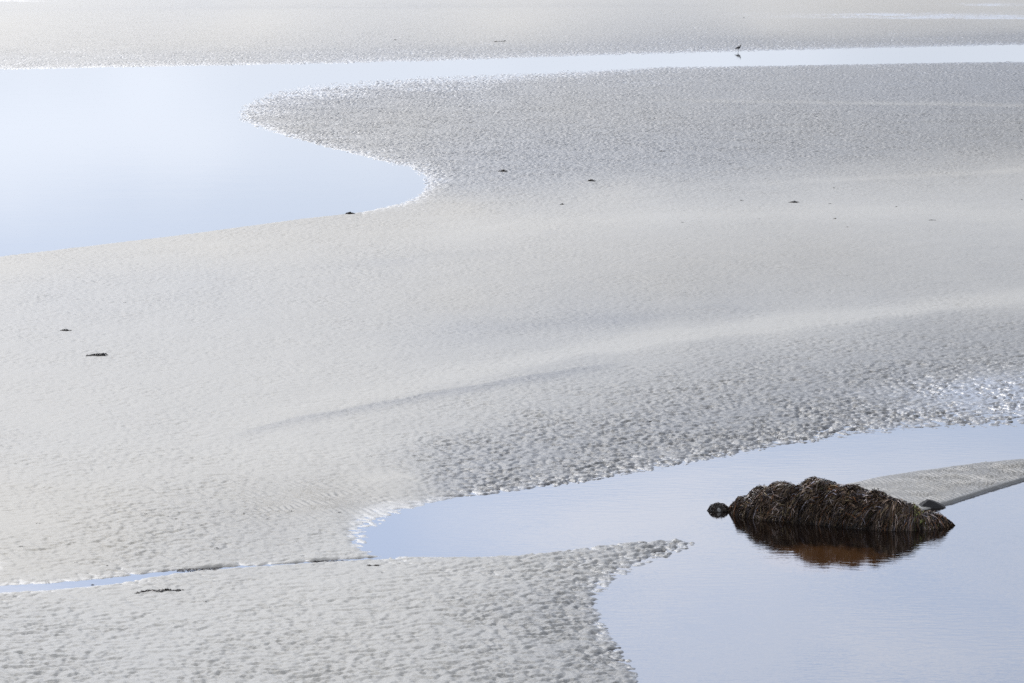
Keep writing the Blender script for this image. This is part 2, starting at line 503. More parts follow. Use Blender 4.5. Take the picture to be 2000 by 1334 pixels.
# ------------------------------------------------------------------ sand
m_sand, t, p = material('damp_sand')
geo = N(t, 'ShaderNodeNewGeometry')
pos = geo.outputs['Position']
shade, warm, wet, relief, far = (attr(t, a) for a in ('damp_shade', 'warm', 'film', 'relief', 'far'))
n_big = noise(t, pos, .9, 4, .6, (1, .55, 1))
n_fine = noise(t, pos, 14, 3, .6)
n_grain = noise(t, pos, 60, 2, .6)
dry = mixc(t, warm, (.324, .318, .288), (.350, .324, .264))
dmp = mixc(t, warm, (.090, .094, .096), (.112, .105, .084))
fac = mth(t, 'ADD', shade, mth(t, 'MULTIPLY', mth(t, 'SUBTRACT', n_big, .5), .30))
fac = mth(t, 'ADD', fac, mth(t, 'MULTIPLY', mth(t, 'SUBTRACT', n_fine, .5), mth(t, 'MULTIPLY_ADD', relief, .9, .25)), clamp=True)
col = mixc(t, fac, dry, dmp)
col = mixc(t, mth(t, 'MULTIPLY', wet, .35), col, (.14, .14, .15))
col = mixc(t, .10, col, mixc(t, n_grain, (.25, .25, .25), (.75, .74, .72)), 'OVERLAY')
t.links.new(col, p.inputs['Base Color'])
rg = mth(t, 'SUBTRACT', .62, mth(t, 'MULTIPLY', wet, .34))
rg = mth(t, 'SUBTRACT', rg, mth(t, 'MULTIPLY', fac, .10))
t.links.new(rg, p.inputs['Roughness'])
p.inputs['IOR'].default_value = 1.33
# relief: grain near by, ripple marks where the mesh grows coarse far away
rp = noise(t, pos, 4.2, 3, .55, (1.0, .75, 1))
hb = mth(t, 'MULTIPLY', mth(t, 'MULTIPLY', rp, far), mth(t, 'MULTIPLY_ADD', relief, .125, .02))
hb = mth(t, 'ADD', hb, mth(t, 'MULTIPLY', n_fine, mth(t, 'MULTIPLY_ADD', relief, .016, .006)))
hb = mth(t, 'ADD', hb, mth(t, 'MULTIPLY', n_grain, .0012))
hb = mth(t, 'MULTIPLY', hb, mth(t, 'SUBTRACT', 1.0, mth(t, 'MULTIPLY', wet, .6)))
bp = N(t, 'ShaderNodeBump', i_Strength=1.0, i_Distance=1.0)
t.links.new(hb, bp.inputs['Height'])
t.links.new(bp.outputs[0], p.inputs['Normal'])

sand_me = grid_mesh('sand_flat', XX, YY, H, dict(damp_shade=SH.ravel(), warm=WM.ravel(), film=WT.ravel(), relief=AMP.ravel(), far=FAR.ravel()))
sand_me.materials.append(m_sand)
sand = bpy.data.objects.new('sand_flat', sand_me)
COL.objects.link(sand)
sand['kind'] = 'structure'

# ------------------------------------------------------------------ water
m_water, t, p = material('still_water')
geo = N(t, 'ShaderNodeNewGeometry')
pos = geo.outputs['Position']
# rusty bed showing through in front of the big rock
cx0, cy0 = ground(1605, 1092)
mp = N(t, 'ShaderNodeMapping', vector_type='TEXTURE')
mp.inputs['Location'].default_value = (cx0, cy0, 0)
mp.inputs['Scale'].default_value = (1.35, 1.9, 1)
t.links.new(pos, mp.inputs[0])
vl = N(t, 'ShaderNodeVectorMath', operation='LENGTH')
t.links.new(mp.outputs[0], vl.inputs[0])
rd = mth(t, 'ADD', vl.outputs['Value'], mth(t, 'MULTIPLY', mth(t, 'SUBTRACT', noise(t, pos, 2.5, 4, .6, (2.2, .6, 1)), .5), .9))
bed = mixc(t, ramp(t, rd, 1.12, .55), (.006, .0035, .0025), (.056, .025, .009))
t.links.new(bed, p.inputs['Base Color'])
p.inputs['Base Color'].default_value = (.006, .0035, .0025, 1)
p.inputs['Roughness'].default_value = .035
p.inputs['IOR'].default_value = 1.40
w1 = noise(t, pos, 3.0, 3, .6, (.7, 1.5, 1))
w2 = noise(t, pos, .35, 2, .5, (1, .7, 1))
rx0, ry0 = ground(1950, 1190)
mp = N(t, 'ShaderNodeMapping', vector_type='TEXTURE')
mp.inputs['Location'].default_value = (rx0, ry0, 0)
mp.inputs['Scale'].default_value = (9.0, 16.0, 1)
t.links.new(pos, mp.inputs[0])
vl = N(t, 'ShaderNodeVectorMath', operation='LENGTH')
t.links.new(mp.outputs[0], vl.inputs[0])
ruff = ramp(t, vl.outputs['Value'], 1.6, .5)
patch = ramp(t, noise(t, pos, .12, 3, .6, (1, .45, 1)), .42, .66, .12, 1.0)
hb = mth(t, 'ADD', mth(t, 'MULTIPLY', mth(t, 'MULTIPLY', w1, mth(t, 'MULTIPLY_ADD', ruff, mth(t, 'MULTIPLY', patch, .9), .10)), .0095), mth(t, 'MULTIPLY', w2, .003))
bp = N(t, 'ShaderNodeBump', i_Strength=1.0, i_Distance=1.0)
t.links.new(hb, bp.inputs['Height'])
t.links.new(bp.outputs[0], p.inputs['Normal'])
wx = np.linspace(-6000, 6000, 13)
WX, WY = np.meshgrid(wx, np.linspace(-200, 9000, 12))
wme = grid_mesh('shallow_water', WX, WY, WX * 0)
wme.materials.append(m_water)
water = bpy.data.objects.new('shallow_water', wme)
COL.objects.link(water)
water['kind'] = 'structure'


# ------------------------------------------------------------------ things
def tag(o, label=None, cat=None, group=None, kind=None):
    for k, v in (('label', label), ('category', cat), ('group', group), ('kind', kind)):
        if v:
            o[k] = v
    return o


def link(name, me, mat, parent=None):
    o = bpy.data.objects.new(name, me)
    if mat:
        me.materials.append(mat)
    COL.objects.link(o)
    if parent:
        o.parent = parent
    return o


def ribbons(rng, paths, widths, colors, crimp=.25):
    """paths (n, k, 3) -> folded leathery strips, each its own colour"""
    n, k, _ = paths.shape
    tan = np.gradient(paths, axis=1)
    ref = rng.normal(size=(n, 1, 3)) * .6 + np.array([0, 0, 1.0])
    side = np.cross(tan, ref)
    side /= np.linalg.norm(side, axis=-1, keepdims=True) + 1e-9
    s = np.linspace(0, 1, k)[None, :, None]
    prof = np.sin(np.clip(s * 1.08 + .12, 0, 1.2) / 1.2 * math.pi) ** .5 * (1 + crimp * rng.normal(size=(n, k, 1)))
    w = np.asarray(widths)[:, None, None] * prof * .5
    a, b = paths - side * w, paths + side * w
    co = np.stack([a, b], 2).reshape(-1, 3)
    base = (np.arange(n) * 2 * k)[:, None]
    j = np.arange(k - 1)[None] * 2
    f = np.stack([base + j, base + j + 1, base + j + 3, base + j + 2], -1).reshape(-1, 4)
    c = np.repeat(colors, 2 * k, axis=0)
    return co, f, c


m_weed, t, p = material('wet_wrack')
geo = N(t, 'ShaderNodeNewGeometry')
c = attr(t, 'tint', 'Vector')
nz = noise(t, geo.outputs['Position'], 30, 3, .6)
col = mixc(t, nz, (.55, .55, .55), (1.35, 1.3, 1.25))
mm = mixc(t, 1.0, c, col, 'MULTIPLY')
t.links.new(mm, p.inputs['Base Color'])
p.inputs['Roughness'].default_value = .42
p.inputs['IOR'].default_value = 1.36

m_rock, t, p = material('dark_wet_rock')
geo = N(t, 'ShaderNodeNewGeometry')
nz = noise(t, geo.outputs['Position'], 9, 5, .65)
t.links.new(mixc(t, nz, (.008, .007, .006), (.035, .030, .025)), p.inputs['Base Color'])
p.inputs['Roughness'].default_value = .8
p.inputs['IOR'].default_value = 1.2
bp = N(t, 'ShaderNodeBump', i_Strength=.8, i_Distance=.03)
t.links.new(nz, bp.inputs['Height'])
t.links.new(bp.outputs[0], p.inputs['Normal'])

PAL = np.array([[.014, .010, .009], [.030, .020, .013], [.052, .035, .020], [.070, .053, .027], [.120, .086, .062],
                [.200, .165, .145], [.120, .112, .122], [.115, .052, .020], [.050, .055, .018]])
PW = np.array([.34, .24, .17, .07, .08, .035, .035, .03, .004])


def palette(rng, n, w=PW):
    c = PAL[rng.choice(len(PAL), n, p=w / w.sum())]
    return c * rng.uniform(.7, 1.3, (n, 1))


# --- the big weed-covered rock: smooth union of lobes, as a height field in its own frame
RU, RV = 1640.0, 1016.0
RX, RY = ground(RU, RV)
RS = scale_at(RU, RV)
OUTL = np.array([  # photo pixel x, top edge, front waterline
    (1428, 1000, 1000), (1436, 986, 1004), (1445, 973, 1008), (1460, 965, 1012), (1480, 955, 1015), (1500, 948, 1017), (1520, 943.5, 1018),
    (1540, 942, 1020), (1552, 947, 1022), (1560, 950, 1023), (1570, 944, 1024), (1585, 938, 1025), (1600, 936.5, 1027), (1620, 941, 1029),
    (1645, 948, 1031), (1680, 956, 1034), (1707, 962, 1036), (1740, 973, 1037), (1760, 981, 1037), (1775, 990, 1036), (1788, 999, 1035),
    (1800, 1000, 1034), (1815, 1002, 1033), (1835, 1008, 1031), (1845, 1017, 1029), (1857, 1027, 1027)], float)
_ox = (OUTL[:, 0] - RU) / RS
_wy = ground(OUTL[:, 0], OUTL[:, 2])[1] - RY            # front waterline depth
_hh = (OUTL[:, 2] - OUTL[:, 1]) / RS * .93
_bf = .10 + .34 * _hh                                     # waterline to ridge
_bf[:9] += .12
_yc = _wy + _bf
_vb = to_pixel(_ox, _yc + RY)[1]
_hz = np.maximum((_vb - OUTL[:, 1] - 3.0), 0) / (RS * math.cos(math.atan2(CAM_H, RY)))


def rock_height(x, y):
    wob = .05 * gnoise(x / .5, y / .5, 60)
    hz = np.interp(x, _ox, _hz, left=0, right=0)
    yc = np.interp(x, _ox, _yc) + wob
    bf = np.interp(x, _ox, _bf) * 1.04
    bb = .25 + .75 * hz
    t_ = np.where(y < yc, (yc - y) / bf, (y - yc) / bb)
    sec = np.where(t_ < 1, np.clip(1 - t_ ** 2.1, 0, 1) ** .62, -(t_ - 1) * 1.2)
    edge_ = np.minimum(x - _ox[0], _ox[-1] - x)
    zz = np.where(edge_ < 0, edge_ * 1.5, hz * sec)
    zz = zz - .35 * np.maximum(t_ - 1, 0)
    am = np.clip(hz / .4, .05, 1)
    zz = zz + am * (.085 * gnoise(x / .42, y / .34, 61) + .035 * gnoise(x / .17, y / .17, 62))
    # deep crevice between the left lobe and the main mass, smaller ones beyond
    for u0, k_, dpt, ww in ((1552, .95, .26, .075), (1500, .6, .05, .05), (1655, .8, .06, .06), (1790, .5, .05, .05), (1715, .9, .05, .05)):
        cv = x - (u0 - RU) / RS - k_ * (y - np.interp((u0 - RU) / RS, _ox, _yc)) + .05 * gnoise(y / .15, x * 0, u0)
        zz = zz - dpt * am * np.exp(-(cv / ww) ** 2)
    return zz


def heightfield_rock(name, fn, x0, x1, y0, y1, step, parent, mat, floor=-.25):
    gx, gy = np.meshgrid(np.arange(x0, x1, step), np.arange(y0, y1, step))
    gz = np.maximum(fn(gx, gy), floor)
    o = link(name, grid_mesh(name, gx, gy, gz), mat, parent)
    return o


def drape(rng, fn, n, x0, x1, y0, y1, lmin, lmax, k=8, lift=.03, zmin=-.03, swirl=.5, up=.0, drift=0.0, turn=0.0):
    """strands rooted on the surface, running downhill with a wander"""
    roots = []
    for _t in range(200):
        if len(roots) >= n:
            break
        m = n * 3
        x, y = rng.uniform(x0, x1, m), rng.uniform(y0, y1, m)
        zz = fn(x, y)
        e = .02
        gx, gy = (fn(x + e, y) - zz) / e, (fn(x, y + e) - zz) / e
        area = np.sqrt(1 + gx ** 2 + gy ** 2) / 3.0
        ok = (zz > zmin) & (rng.uniform(size=m) < area)
        roots += list(zip(x[ok], y[ok]))
    r = np.array(roots[:n])
    n = len(r)
    x, y = r[:, 0].copy(), r[:, 1].copy()
    L = rng.uniform(lmin, lmax, n)
    P = np.zeros((n, k, 3))
    ph = rng.normal(size=n) * swirl + turn * np.interp(x, [-2.2, .6, 1.3, 1.7], [1.0, 1.0, .2, -.8]) + .9 * gnoise(x / .45, y / .60, 71) + .5 * gnoise(x / .12, y / .12, 72)
    e = .03
    lf = rng.uniform(0.2, 1, n) * lift
    zprev = None
    for j in range(k):
        zz = fn(x, y)
        s = j / (k - 1)
        P[:, j] = np.stack([x, y, np.maximum(zz, -.12) + np.clip((zz + .02) / .08, 0, 1) * lf * (np.sin(s * math.pi) * .8 + .25) + np.clip((zz + .02) / .08, 0, 1) * up * s * s * rng.uniform(.2, 1, n)], -1)
        gx, gy = (fn(x + e, y) - fn(x - e, y)) / (2 * e), (fn(x, y + e) - fn(x, y - e)) / (2 * e)
        gx = gx - drift
        g = np.sqrt(gx ** 2 + gy ** 2) + .15
        dx, dy = -gx / g, -gy / g
        q = 1 / np.sqrt(1 + np.minimum(g, 4) ** 2)
        ph = ph + rng.normal(size=n) * .15
        c_, s_ = np.cos(ph), np.sin(ph)
        step = L / k
        x, y = x + (dx * c_ * q - dy * s_) * step, y + (dx * s_ + dy * c_ * q) * step
    return P


def empty(name, loc, rz=0.0):
    o = bpy.data.objects.new(name, None)
    o.empty_display_size = .3
    COL.objects.link(o)
    o.location = loc
    o.rotation_euler = (0, 0, rz)
    return o


rng = np.random.default_rng(7)
big = empty('seaweed_covered_rock', (RX, RY, 0))
tag(big, 'big dark rock thickly draped with brown wrack, mirrored in the foreground pool', 'rock')
fn = rock_height
heightfield_rock('rock_body', fn, -2.7, 2.7, -2.3, 1.8, .03, big, m_rock)
parts = []
# long draped strands, shorter tufts on top, pale frayed tips
for n, a, b, wl, wh, lift, up, sw, w in (
        (8500, .35, .85, .012, .025, .035, .0, .16, PW),
        (5000, .20, .45, .009, .017, .050, .015, .3, PW),
        (2200, .10, .24, .008, .014, .060, .025, .7, np.array([.1, .1, .2, .2, .16, .10, .06, .08, .02]))):
    P = drape(rng, fn, n, -2.6, 2.6, -2.2, 1.4, a, b, lift=lift, up=up, swirl=sw, drift=-.25, turn=-.75)
    C_ = palette(rng, len(P), w)
    n = len(P)
    # clumps share a tone
    g = gnoise(P[:, 0, 0] / .22, P[:, 0, 1] / .22, 81)
    C_ = C_ * 2.6 * np.clip(1.0 + 1.1 * g, .18, 2.2)[:, None]
    parts.append(ribbons(rng, P, rng.uniform(wl, wh, n), C_))


def join(parts):
    co, f, c, off = [], [], [], 0
    for a, b, d in parts:
        co.append(a)
        f.append(b + off)
        c.append(d)
        off += len(a)
    return np.concatenate(co), np.concatenate(f), np.concatenate(c)


co, f, cc = join(parts)
wd = link('seaweed', raw_mesh('seaweed', co, f, dict(tint=cc)), m_weed, big)
wd['kind'] = 'stuff'
# small patch of green weed near the low right shoulder
P = drape(rng, fn, 160, 1.36, 1.56, -1.5, -.6, .05, .12, lift=.06, up=.02, swirl=1.2)
co, f, cc = ribbons(rng, P, rng.uniform(.012, .02, len(P)), np.array([.22, .24, .07]) * rng.uniform(.6, 1.2, (len(P), 1)))
link('green_weed', raw_mesh('green_weed', co, f, dict(tint=cc)), m_weed, big)['kind'] = 'stuff'

# --- small weedy rock left of it
sx, sy = ground(1404, 997)
small = empty('small_weedy_rock', (sx, sy, 0))
tag(small, 'small round weedy rock just left of the big draped rock', 'rock')


def fn_s(x, y):
    q = (x / .24) ** 2 + (y / .26) ** 2
    q2 = ((x - .20) / .20) ** 2 + ((y + .02) / .14) ** 2
    zz = np.maximum(.135 * (1 - q), .045 * (1 - q2))
    return zz + .02 * gnoise(x / .09, y / .09, 91)


heightfield_rock('rock_body', fn_s, -.36, .48, -.40, .40, .012, small, m_rock, floor=-.1)
m_pale, t, p = material('bare_grey_stone')
geo = N(t, 'ShaderNodeNewGeometry')
nz = noise(t, geo.outputs['Position'], 25, 4, .6)
t.links.new(mixc(t, nz, (.05, .05, .048), (.20, .19, .17)), p.inputs['Base Color'])
p.inputs['Roughness'].default_value = .6
gx, gy = np.meshgrid(np.linspace(-.075, .06, 16), np.linspace(-.262, -.16, 12))
gz = fn_s(gx, gy) + .012 - 9 * ((gx + .0075) ** 2 + ((gy + .21)) ** 2) * .9
link('bare_stone_face', grid_mesh('bare_stone_face', gx, gy, gz), m_pale, small)
P = drape(rng, fn_s, 900, -.30, .42, -.3, .3, .04, .12, k=6, lift=.03, up=.02, zmin=-.01, swirl=1.0)
keep = ~((np.abs(P[:, :, 0] + .01) < .065) & (P[:, :, 1] < -.10)).any(1)
P = P[keep]
co, f, cc = ribbons(rng, P, rng.uniform(.009, .015, len(P)), palette(rng, len(P)) * .8)
link('seaweed', raw_mesh('seaweed', co, f, dict(tint=cc)), m_weed, small)['kind'] = 'stuff'

# --- dark flat stone on the edge of the narrow spit
m_slab, t, p = material('dark_slab_stone')
geo = N(t, 'ShaderNodeNewGeometry')
nz = noise(t, geo.outputs['Position'], 22, 5, .7)
t.links.new(mixc(t, nz, (.010, .010, .011), (.040, .038, .036)), p.inputs['Base Color'])
p.inputs['Roughness'].default_value = .8
p.inputs['IOR'].default_value = 1.25
bp = N(t, 'ShaderNodeBump', i_Strength=.9, i_Distance=.02)
t.links.new(nz, bp.inputs['Height'])
t.links.new(bp.outputs[0], p.inputs['Normal'])
qx, qy = ground(1818, 990)


def fn_q(x, y):
    # facetted: ridge leaning left, long low nose to the right
    ridge = np.interp(x, [-.32, -.24, -.06, .02, .18, .33], [-.03, .02, .150, .128, .062, -.02])
    front = (y + .22 - .10 * np.maximum(x, 0)) * 1.0
    back_ = (.30 - y) * .8
    zz = np.minimum(np.minimum(ridge, front), back_)
    return zz + .008 * gnoise(x / .06, y / .06, 95)


slab = heightfield_rock('flat_stone', fn_q, -.40, .42, -.40, .45, .016, None, m_slab, floor=-.12)
slab.location = (qx, qy, 0)
tag(slab, 'low dark angular stone at the tip of the rippled spit beside the draped rock', 'stone')


# ------------------------------------------------------------------ scraps of seaweed on the sand
def sand_z(x, y):
    return float(terrain(np.array([[x]]), np.array([[y]]))[0][0, 0])


def scrap(u, v, wpx, hpx, label, group=None, prof=None, n=None, tint=.5, seed=1, cat='seaweed', name='seaweed_clump', tail=0.0):
    """a heap of short fronds wpx wide and hpx tall in the photograph, lying on the sand"""
    zg = 0.0
    for _ in range(4):
        x0, y0 = ground(u, v, zg)
        zg = max(sand_z(x0, y0), 0.004)
    s = scale_at(u, v)
    w, h = wpx / s, hpx / s
    r = np.random.default_rng(seed)
    dpt = max(w * .45, h * 1.2)
    prof = prof or [(-.5, 0), (-.25, .6), (0, 1), (.25, .6), (.5, 0)]
    px, pz = np.array(prof).T
    # solid heart of the heap
    a = np.linspace(-.5, .5, 15)
    b = np.linspace(-1, 1, 9)
    ga, gb = np.meshgrid(a, b)
    top = np.interp(ga, px, pz) * h * .86
    gz = top * np.clip(1 - gb ** 2, 0, 1) ** .6 - .012
    gz += r.uniform(-.1, .1, ga.shape) * h * (gz > 0)
    gy = gb * dpt * .5 * (.3 + .7 * np.interp(ga, px, pz)) + np.interp(ga, px, pz) * 0
    co = np.stack([ga * w * .96, gy, gz], -1).reshape(-1, 3)
    nr, nc = ga.shape
    idx = np.arange(nr * nc).reshape(nr, nc)
    f = np.stack([idx[:-1, :-1], idx[:-1, 1:], idx[1:, 1:], idx[1:, :-1]], -1).reshape(-1, 4)
    cc = np.tile([[.014, .012, .009]], (len(co), 1))
    # fronds over it
    n = n or int(30 + wpx * 3)
    rx = r.uniform(-.5, .5, n)
    rb = r.uniform(-.7, .7, n)
    zt = np.interp(rx, px, pz) * h
    k = 5
    P = np.zeros((n, k, 3))
    ang = r.uniform(0, 2 * math.pi, n)
    Lf = r.uniform(.5, 1.1, n) * max(h, .05) * 1.3
    for j in range(k):
        q = j / (k - 1)
        P[:, j, 0] = rx * w + np.cos(ang) * Lf * q
        P[:, j, 1] = rb * dpt * .5 + np.sin(ang) * Lf * q * .7
        P[:, j, 2] = np.maximum(zt * (1 - rb ** 2) * (1 - q * .9) + .35 * Lf * math.sin(q * math.pi) * r.uniform(0, 1, n), .004)
    if tail:
        kt = int(n * .3)
        P[:kt, :, 0] -= tail / s * r.uniform(0, 1, (kt, 1))
        P[:kt, :, 2] *= .35
    rib = ribbons(r, P, r.uniform(.25, .6, n) * np.clip(h * .5, .012, .05), palette(r, n, np.array([.4, .3, .15, .08, .02, .0, .01, .03, .01])) * tint)
    co, f, cc = join([(co, f, cc), rib])
    o = link(name, raw_mesh(name, co, f, dict(tint=cc)), m_weed)
    o.location = (x0, y0, max(sand_z(x0, y0), 0.004) - .01)
    return tag(o, label, cat, group)


G = 'dark seaweed clumps stranded on the sand'
G2 = 'tiny dark scraps of weed scattered on the sand'
TRI = [(-.5, .1), (-.3, .3), (-.1, .75), (.12, 1), (.3, .7), (.5, .1)]
FLAT = [(-.5, 0), (-.35, .35), (-.05, 1), (.1, .7), (.5, .1)]
clumps = [
    (982, 335.5, 11, 7, 'pointed dark seaweed heap on grey sand right of the lagoon end', TRI, .8, 0),
    (1155, 354, 12, 4.5, 'flat dark seaweed clump on the sand right of the pointed heap', None, .5, 0),
    (1098, 399.5, 9, 3, 'little thin seaweed clump just below and left of the flat one', FLAT, .6, 6),
    (683.5, 418, 13, 5.5, 'black seaweed lump on the lagoon\'s lower water edge', [(-.5, .1), (-.25, .8), (0, 1), (.2, .55), (.4, .7), (.5, .1)], .35, 0),
    (1552, 395.5, 15, 4.5, 'largest dark clump on the pale sand at upper right, flat and pointed', FLAT, .35, 5),
    (1449, 392, 10, 2.2, 'thin dark weed strip left of the largest upper right clump', FLAT, .5, 4),
    (129, 646.5, 18, 4.5, 'low pointed black seaweed clump near the left edge', [(-.5, .1), (-.3, .4), (-.1, 1), (.1, .55), (.5, .15)], .3, 0),
    (189, 694.5, 36, 6, 'long low black seaweed heap near the left edge, tapering to the left', [(-.5, .05), (-.3, .35), (-.1, .8), (.0, .85), (.12, .8), (.22, 1), (.42, 1), (.5, .2)], .3, 10),
    (1820, 430, 13, 2.0, 'thin streak of weed on the pale sand near the right edge', FLAT, .7, 3),
    (1334, 434.5, 8, 1.6, 'faint thin weed streak left of centre right pale sand', FLAT, .9, 2),
    (1293, 296, 9, 2.2, 'small dark weed strip high on the grey sand bar', FLAT, .7, 2),
    (1631, 427, 6, 2.2, 'small dark weed bit below and right of the largest upper clump', None, .6, 0),
    (733.5, 1105, 11, 3.6, 'dark seaweed clump below the stream beside a smaller piece', [(-.5, .3), (-.2, .5), (.2, 1), (.5, .4)], .5, 0),
    (720.5, 1105, 5, 3.4, 'smaller dark seaweed piece left of its neighbour below the stream', None, .5, 0),
    (1271, 823, 8, 3.2, 'lone dark weed bit on the pitted sand above the pool', FLAT, .8, 0),
    (1621, 398, 5, 1.8, 'tiny weed bit right of the largest upper clump', None, .7, 0),
]
for i, (u, v, w, h, lab, prof, tint, tail) in enumerate(clumps):
    scrap(u, v, w, h, lab, G, prof, tint=tint, seed=100 + i, tail=tail)
for i, (u, v, w, h, where) in enumerate([
        (1430, 303.5, 4, 1.8, 'on the grey sand bar, right of the small dark strip'),
        (1629, 367, 3.5, 2, 'on the pale rim up and right of the largest upper clump'),
        (1427, 401, 3, 1.5, 'just below and left of the thin strip at upper right'),
        (1483, 428, 4, 1.8, 'on pale sand below the thin strip at upper right'),
        (1995, 390, 3.5, 2.2, 'at the right picture edge on pale sand'),
        (245, 591, 5, 1.6, 'alone above the long black heap at the left'),
        (772, 78, 6, 2, 'alone on the far bank, left of the driftwood stick'),
        (1453, 35, 3.5, 1.6, 'farthest of all, on the sand behind the bird'),
        (780, 1101, 5, 2, 'right of the clump pair below the stream'),
        (746, 1119, 5, 1.8, 'just below the clump pair by the stream'),
        (400, 1175, 5, 2, 'right of the olive wrack line on the near sand'),
        (286, 1004, 5, 2.2, 'leftmost of three in a short row on the left sand'),
        (327, 1009, 6, 2.2, 'middle of three in a short row on the left sand'),
        (344, 1014, 6, 2.2, 'rightmost of three in a short row on the left sand'),
        (475, 1005, 5, 2, 'right of the short row, towards the pool'),
        (570, 999, 4, 1.8, 'on the streaky rippled sand left of the pool'),
        (423, 1072.5, 5, 3, 'on the sand above the narrow part of the stream'),
        (211, 1105, 6, 3, 'on the sand above the widening stream'),
        (148, 1099, 5, 2.4, 'left of its neighbour above the widening stream'),
        (182, 1142, 4, 2, 'on the lower edge of the widest stream stretch'),
        (76, 1023, 5, 2, 'on the smooth warm sand at the left edge'),
        (527, 1186, 4, 1.8, 'alone in the middle of the near sand bar'),
        (1751, 404, 3, 1.6, 'right of the largest upper clump, above the thin streak'),
        (1655, 444, 4, 1.5, 'lowest of those below the largest upper clump'),
        (40, 1067, 5, 2, 'near the left edge between smooth sand and stream'),
        (94, 1136, 5, 2.4, 'on the upper edge of the widest stream stretch'),
        (523, 1014, 4, 2, 'between the streaky sand and the short row'),
        (662, 1001, 4, 2, 'just left of the wet rim of the pool')]):
    scrap(u, v, w, h, 'tiny dark weed scrap ' + where, G2, None, n=14, tint=.7, seed=200 + i, name='weed_scrap')
scrap(392, 1113.5, 92, 3.4, 'long thin dark strip of weed along the narrow stream\'s upper edge', G, [(-.5, .3), (-.35, .8), (-.3, .2), (-.2, .6), (.05, .9), (.1, 1), (.35, .9), (.4, .3), (.5, .3)], tint=.7, seed=300)  # added strip imitating cut-bank shade, built from the weed mesh
scrap(648, 1097.0, 66, 3.0, 'thin dark beaded strip standing for bank shade where the stream nears the pool', G, [(-.5, .3), (-.4, .6), (-.36, .1), (-.2, .7), (-.15, .1), (.0, .8), (.1, 1), (.4, .9), (.5, .4)], tint=.7, seed=301)  # likewise an added dark strip in place of shade under the bank
# ragged line of wrack on the near bar
parts = []
LX, LY = ground(312, 1160)
s = scale_at(312, 1160)
wp = [(262, 1163.5, 1.5), (275, 1161.5, 2.5), (285, 1159, 3.5), (298, 1158.5, 2.5), (312, 1159, 4.2), (330, 1159, 4.2), (342, 1159, 2.4), (354, 1158.5, 2.4)]
r = np.random.default_rng(33)
n = 520
uu = np.clip(r.normal(0, 1, n) * 0 + r.uniform(262, 356, n), 262, 356)
dens = np.interp(uu, [262, 280, 292, 304, 312, 334, 338, 350, 356], [.25, .9, .4, .5, 1, 1, .4, .8, .2])
uu = uu[r.uniform(size=n) < dens * .7]
n = len(uu)
vv = np.interp(uu, [a[0] for a in wp], [a[1] for a in wp]) + r.normal(size=n) * .5
hh = np.interp(uu, [a[0] for a in wp], [a[2] for a in wp]) / s
gx, gy = ground(uu, vv)
k = 5
P = np.zeros((n, k, 3))
ang = r.uniform(0, 2 * math.pi, n)
tz = terrain(gx[None], gy[None])[0][0]
for j in range(k):
    q = j / (k - 1)
    P[:, j, 0] = gx - LX + np.cos(ang) * .05 * q
    P[:, j, 1] = gy - LY + np.sin(ang) * .06 * q
    P[:, j, 2] = tz + .003 + hh * .6 * math.sin((q * .8 + .1) * math.pi) * r.uniform(.2, 1, n)
co, f, cc = ribbons(r, P, r.uniform(.010, .022, n), palette(r, n, np.array([.3, .25, .2, .2, .0, .0, .0, .02, .06])) * .55)
o = link('seaweed_strand', raw_mesh('seaweed_strand', co, f, dict(tint=cc)), m_weed)
o.location = (LX, LY, 0)
tag(o, 'long broken line of dark olive wrack on the near sand below the stream', 'seaweed', G)

# thin stick with a knob, far bank
kx, ky = ground(976, 82.5)
s = scale_at(976, 82.5)
kk = 22 / s
tz = sand_z(kx, ky)
pts = [(-kk * .5, 0, .0, .02), (-kk * .3, .02, .02, .035), (-kk * .22, .02, .03, .02), (0, 0, .03, .022), (kk * .35, -.02, .04, .025), (kk * .42, -.02, .06, .04), (kk * .48, -.02, .10, .055), (kk * .5, -.02, .13, .02)]


def tube(pts, seg=8):
    pts = np.array(pts, float)
    P, R = pts[:, :3], pts[:, 3]
    T = np.gradient(P, axis=0)
    T /= np.linalg.norm(T, axis=1, keepdims=True) + 1e-9
    ref = np.array([0, 0, 1.0]) if abs(T[:, 2]).mean() < .8 else np.array([0, 1.0, 0])
    A = np.cross(T, ref)
    A /= np.linalg.norm(A, axis=1, keepdims=True) + 1e-9
    B = np.cross(T, A)
    an = np.arange(seg) * 2 * math.pi / seg
    co = (P[:, None] + R[:, None, None] * (np.cos(an)[None, :, None] * A[:, None] + np.sin(an)[None, :, None] * B[:, None])).reshape(-1, 3)
    k = len(P)
    f = []
    for i in range(k - 1):
        for j in range(seg):
            f.append((i * seg + j, i * seg + (j + 1) % seg, (i + 1) * seg + (j + 1) % seg, (i + 1) * seg + j))
    return co, np.array(f)


m_wood, t, p = material('dark_driftwood')
p.inputs['Base Color'].default_value = (.03, .026, .022, 1)
p.inputs['Roughness'].default_value = .7
co, f = tube(pts)
o = link('driftwood_stick', raw_mesh('driftwood_stick', co, f), m_wood)
o.location = (kx, ky, tz + .01)
tag(o, 'thin dark driftwood stick with a raised knob lying on the far sand', 'driftwood')

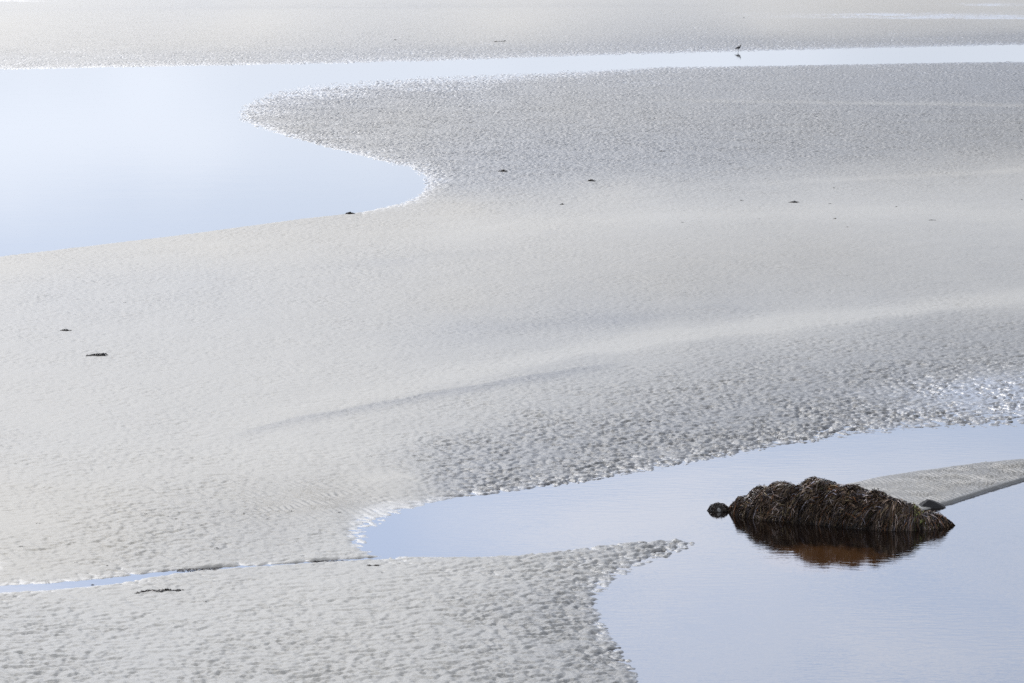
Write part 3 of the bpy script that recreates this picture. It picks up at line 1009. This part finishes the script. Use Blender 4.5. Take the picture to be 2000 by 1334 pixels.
# ------------------------------------------------------------------ the wading bird at the far water edge
m_bird, t, p = material('dark_plumage')
geo = N(t, 'ShaderNodeNewGeometry')
tcn = N(t, 'ShaderNodeTexCoord')
nz = noise(t, tcn.outputs['Object'], 45, 3, .6)
t.links.new(mixc(t, nz, (.018, .018, .020), (.050, .046, .042)), p.inputs['Base Color'])
p.inputs['Roughness'].default_value = .7
m_legs, t, p = material('dark_legs')
p.inputs['Base Color'].default_value = (.035, .035, .04, 1)
bx, by = ground(1441.5, 101)
bird = empty('wading_bird', (bx, by, 0))
tag(bird, 'dark long-legged bird standing at the far water edge, tail to the left', 'bird')
BS = 1.12
body_pts = [(a_, b_, c_, r_ * (1.25 if a_ < .15 else 1.15)) for a_, b_, c_, r_ in [(-.265, 0, .245, .004), (-.24, 0, .250, .014), (-.18, 0, .270, .028), (-.10, 0, .298, .052), (-.02, 0, .315, .074), (.06, 0, .328, .084),
            (.12, 0, .345, .078), (.155, 0, .375, .056), (.172, 0, .415, .036), (.182, 0, .455, .030), (.190, 0, .485, .036), (.205, 0, .508, .034), (.222, 0, .515, .020), (.232, 0, .515, .006)]]
bp_ = [tuple(np.array(q) * BS) for q in body_pts]
co, f = tube(bp_, 14)
b = link('body', raw_mesh('body', co, f), m_bird, bird)
ss = b.modifiers.new('s', 'SUBSURF')
ss.levels = ss.render_levels = 1
# folded wings, one each side, tips crossing the tail
for sgn in (-1, 1):
    an = np.linspace(0, 1, 9)
    ww = []
    for q in an:
        cx_ = .13 - .42 * q
        hw = .055 * math.sin(min(1, q * 1.15 + .12) * math.pi) + .006
        cz = .345 - .105 * q
        off = sgn * (.102 * math.sin((q * .75 + .22) * math.pi) + .006)
        for e_, o_ in ((hw, .72), (0, 1.06), (-hw, .80)):
            ww.append((cx_ * BS, off * o_ * BS, (cz + e_) * BS))
    wf = []
    for i in range(8):
        for j in range(2):
            a = i * 3 + j
            wf.append((a, a + 1, a + 4, a + 3))
    w = link('wing', raw_mesh('wing', np.array(ww), np.array(wf)), m_bird, bird)
    sm = w.modifiers.new('t', 'SOLIDIFY')
    sm.thickness = .012
for sgn, fx in ((-1, .035), (1, .012)):
    lp = [(fx, sgn * .03, .27, .018), (fx - .01, sgn * .03, .20, .011), (fx - .022, sgn * .03, .135, .009), (fx - .012, sgn * .03, .07, .007), (fx, sgn * .03, .0, .007), (fx, sgn * .03, -.03, .007)]
    co, f = tube([tuple(np.array(q) * BS) for q in lp], 8)
    parts = [(co, f)]
    for a_ in (-.5, 0, .5):
        tco, tf = tube([(fx * BS, sgn * .03 * BS, -.012, .007), ((fx + .03 * math.cos(a_)) * BS, (sgn * .03 + .03 * math.sin(a_)) * BS, -.014, .006), ((fx + .06 * math.cos(a_)) * BS, (sgn * .03 + .06 * math.sin(a_)) * BS, -.018, .003)], 6)
        parts.append((tco, tf))
    co, f, off = [], [], 0
    for a, b_ in parts:
        co.append(a)
        f.append(b_ + off)
        off += len(a)
    link('leg', raw_mesh('leg', np.concatenate(co), np.concatenate(f)), m_legs, bird)
co, f = tube([tuple(np.array(q) * BS) for q in [(.225, 0, .512, .010), (.25, 0, .508, .008), (.28, 0, .498, .006), (.30, 0, .488, .003)]], 8)
link('bill', raw_mesh('bill', co, f), m_legs, bird)
bird.rotation_euler = (0, 0, .25)
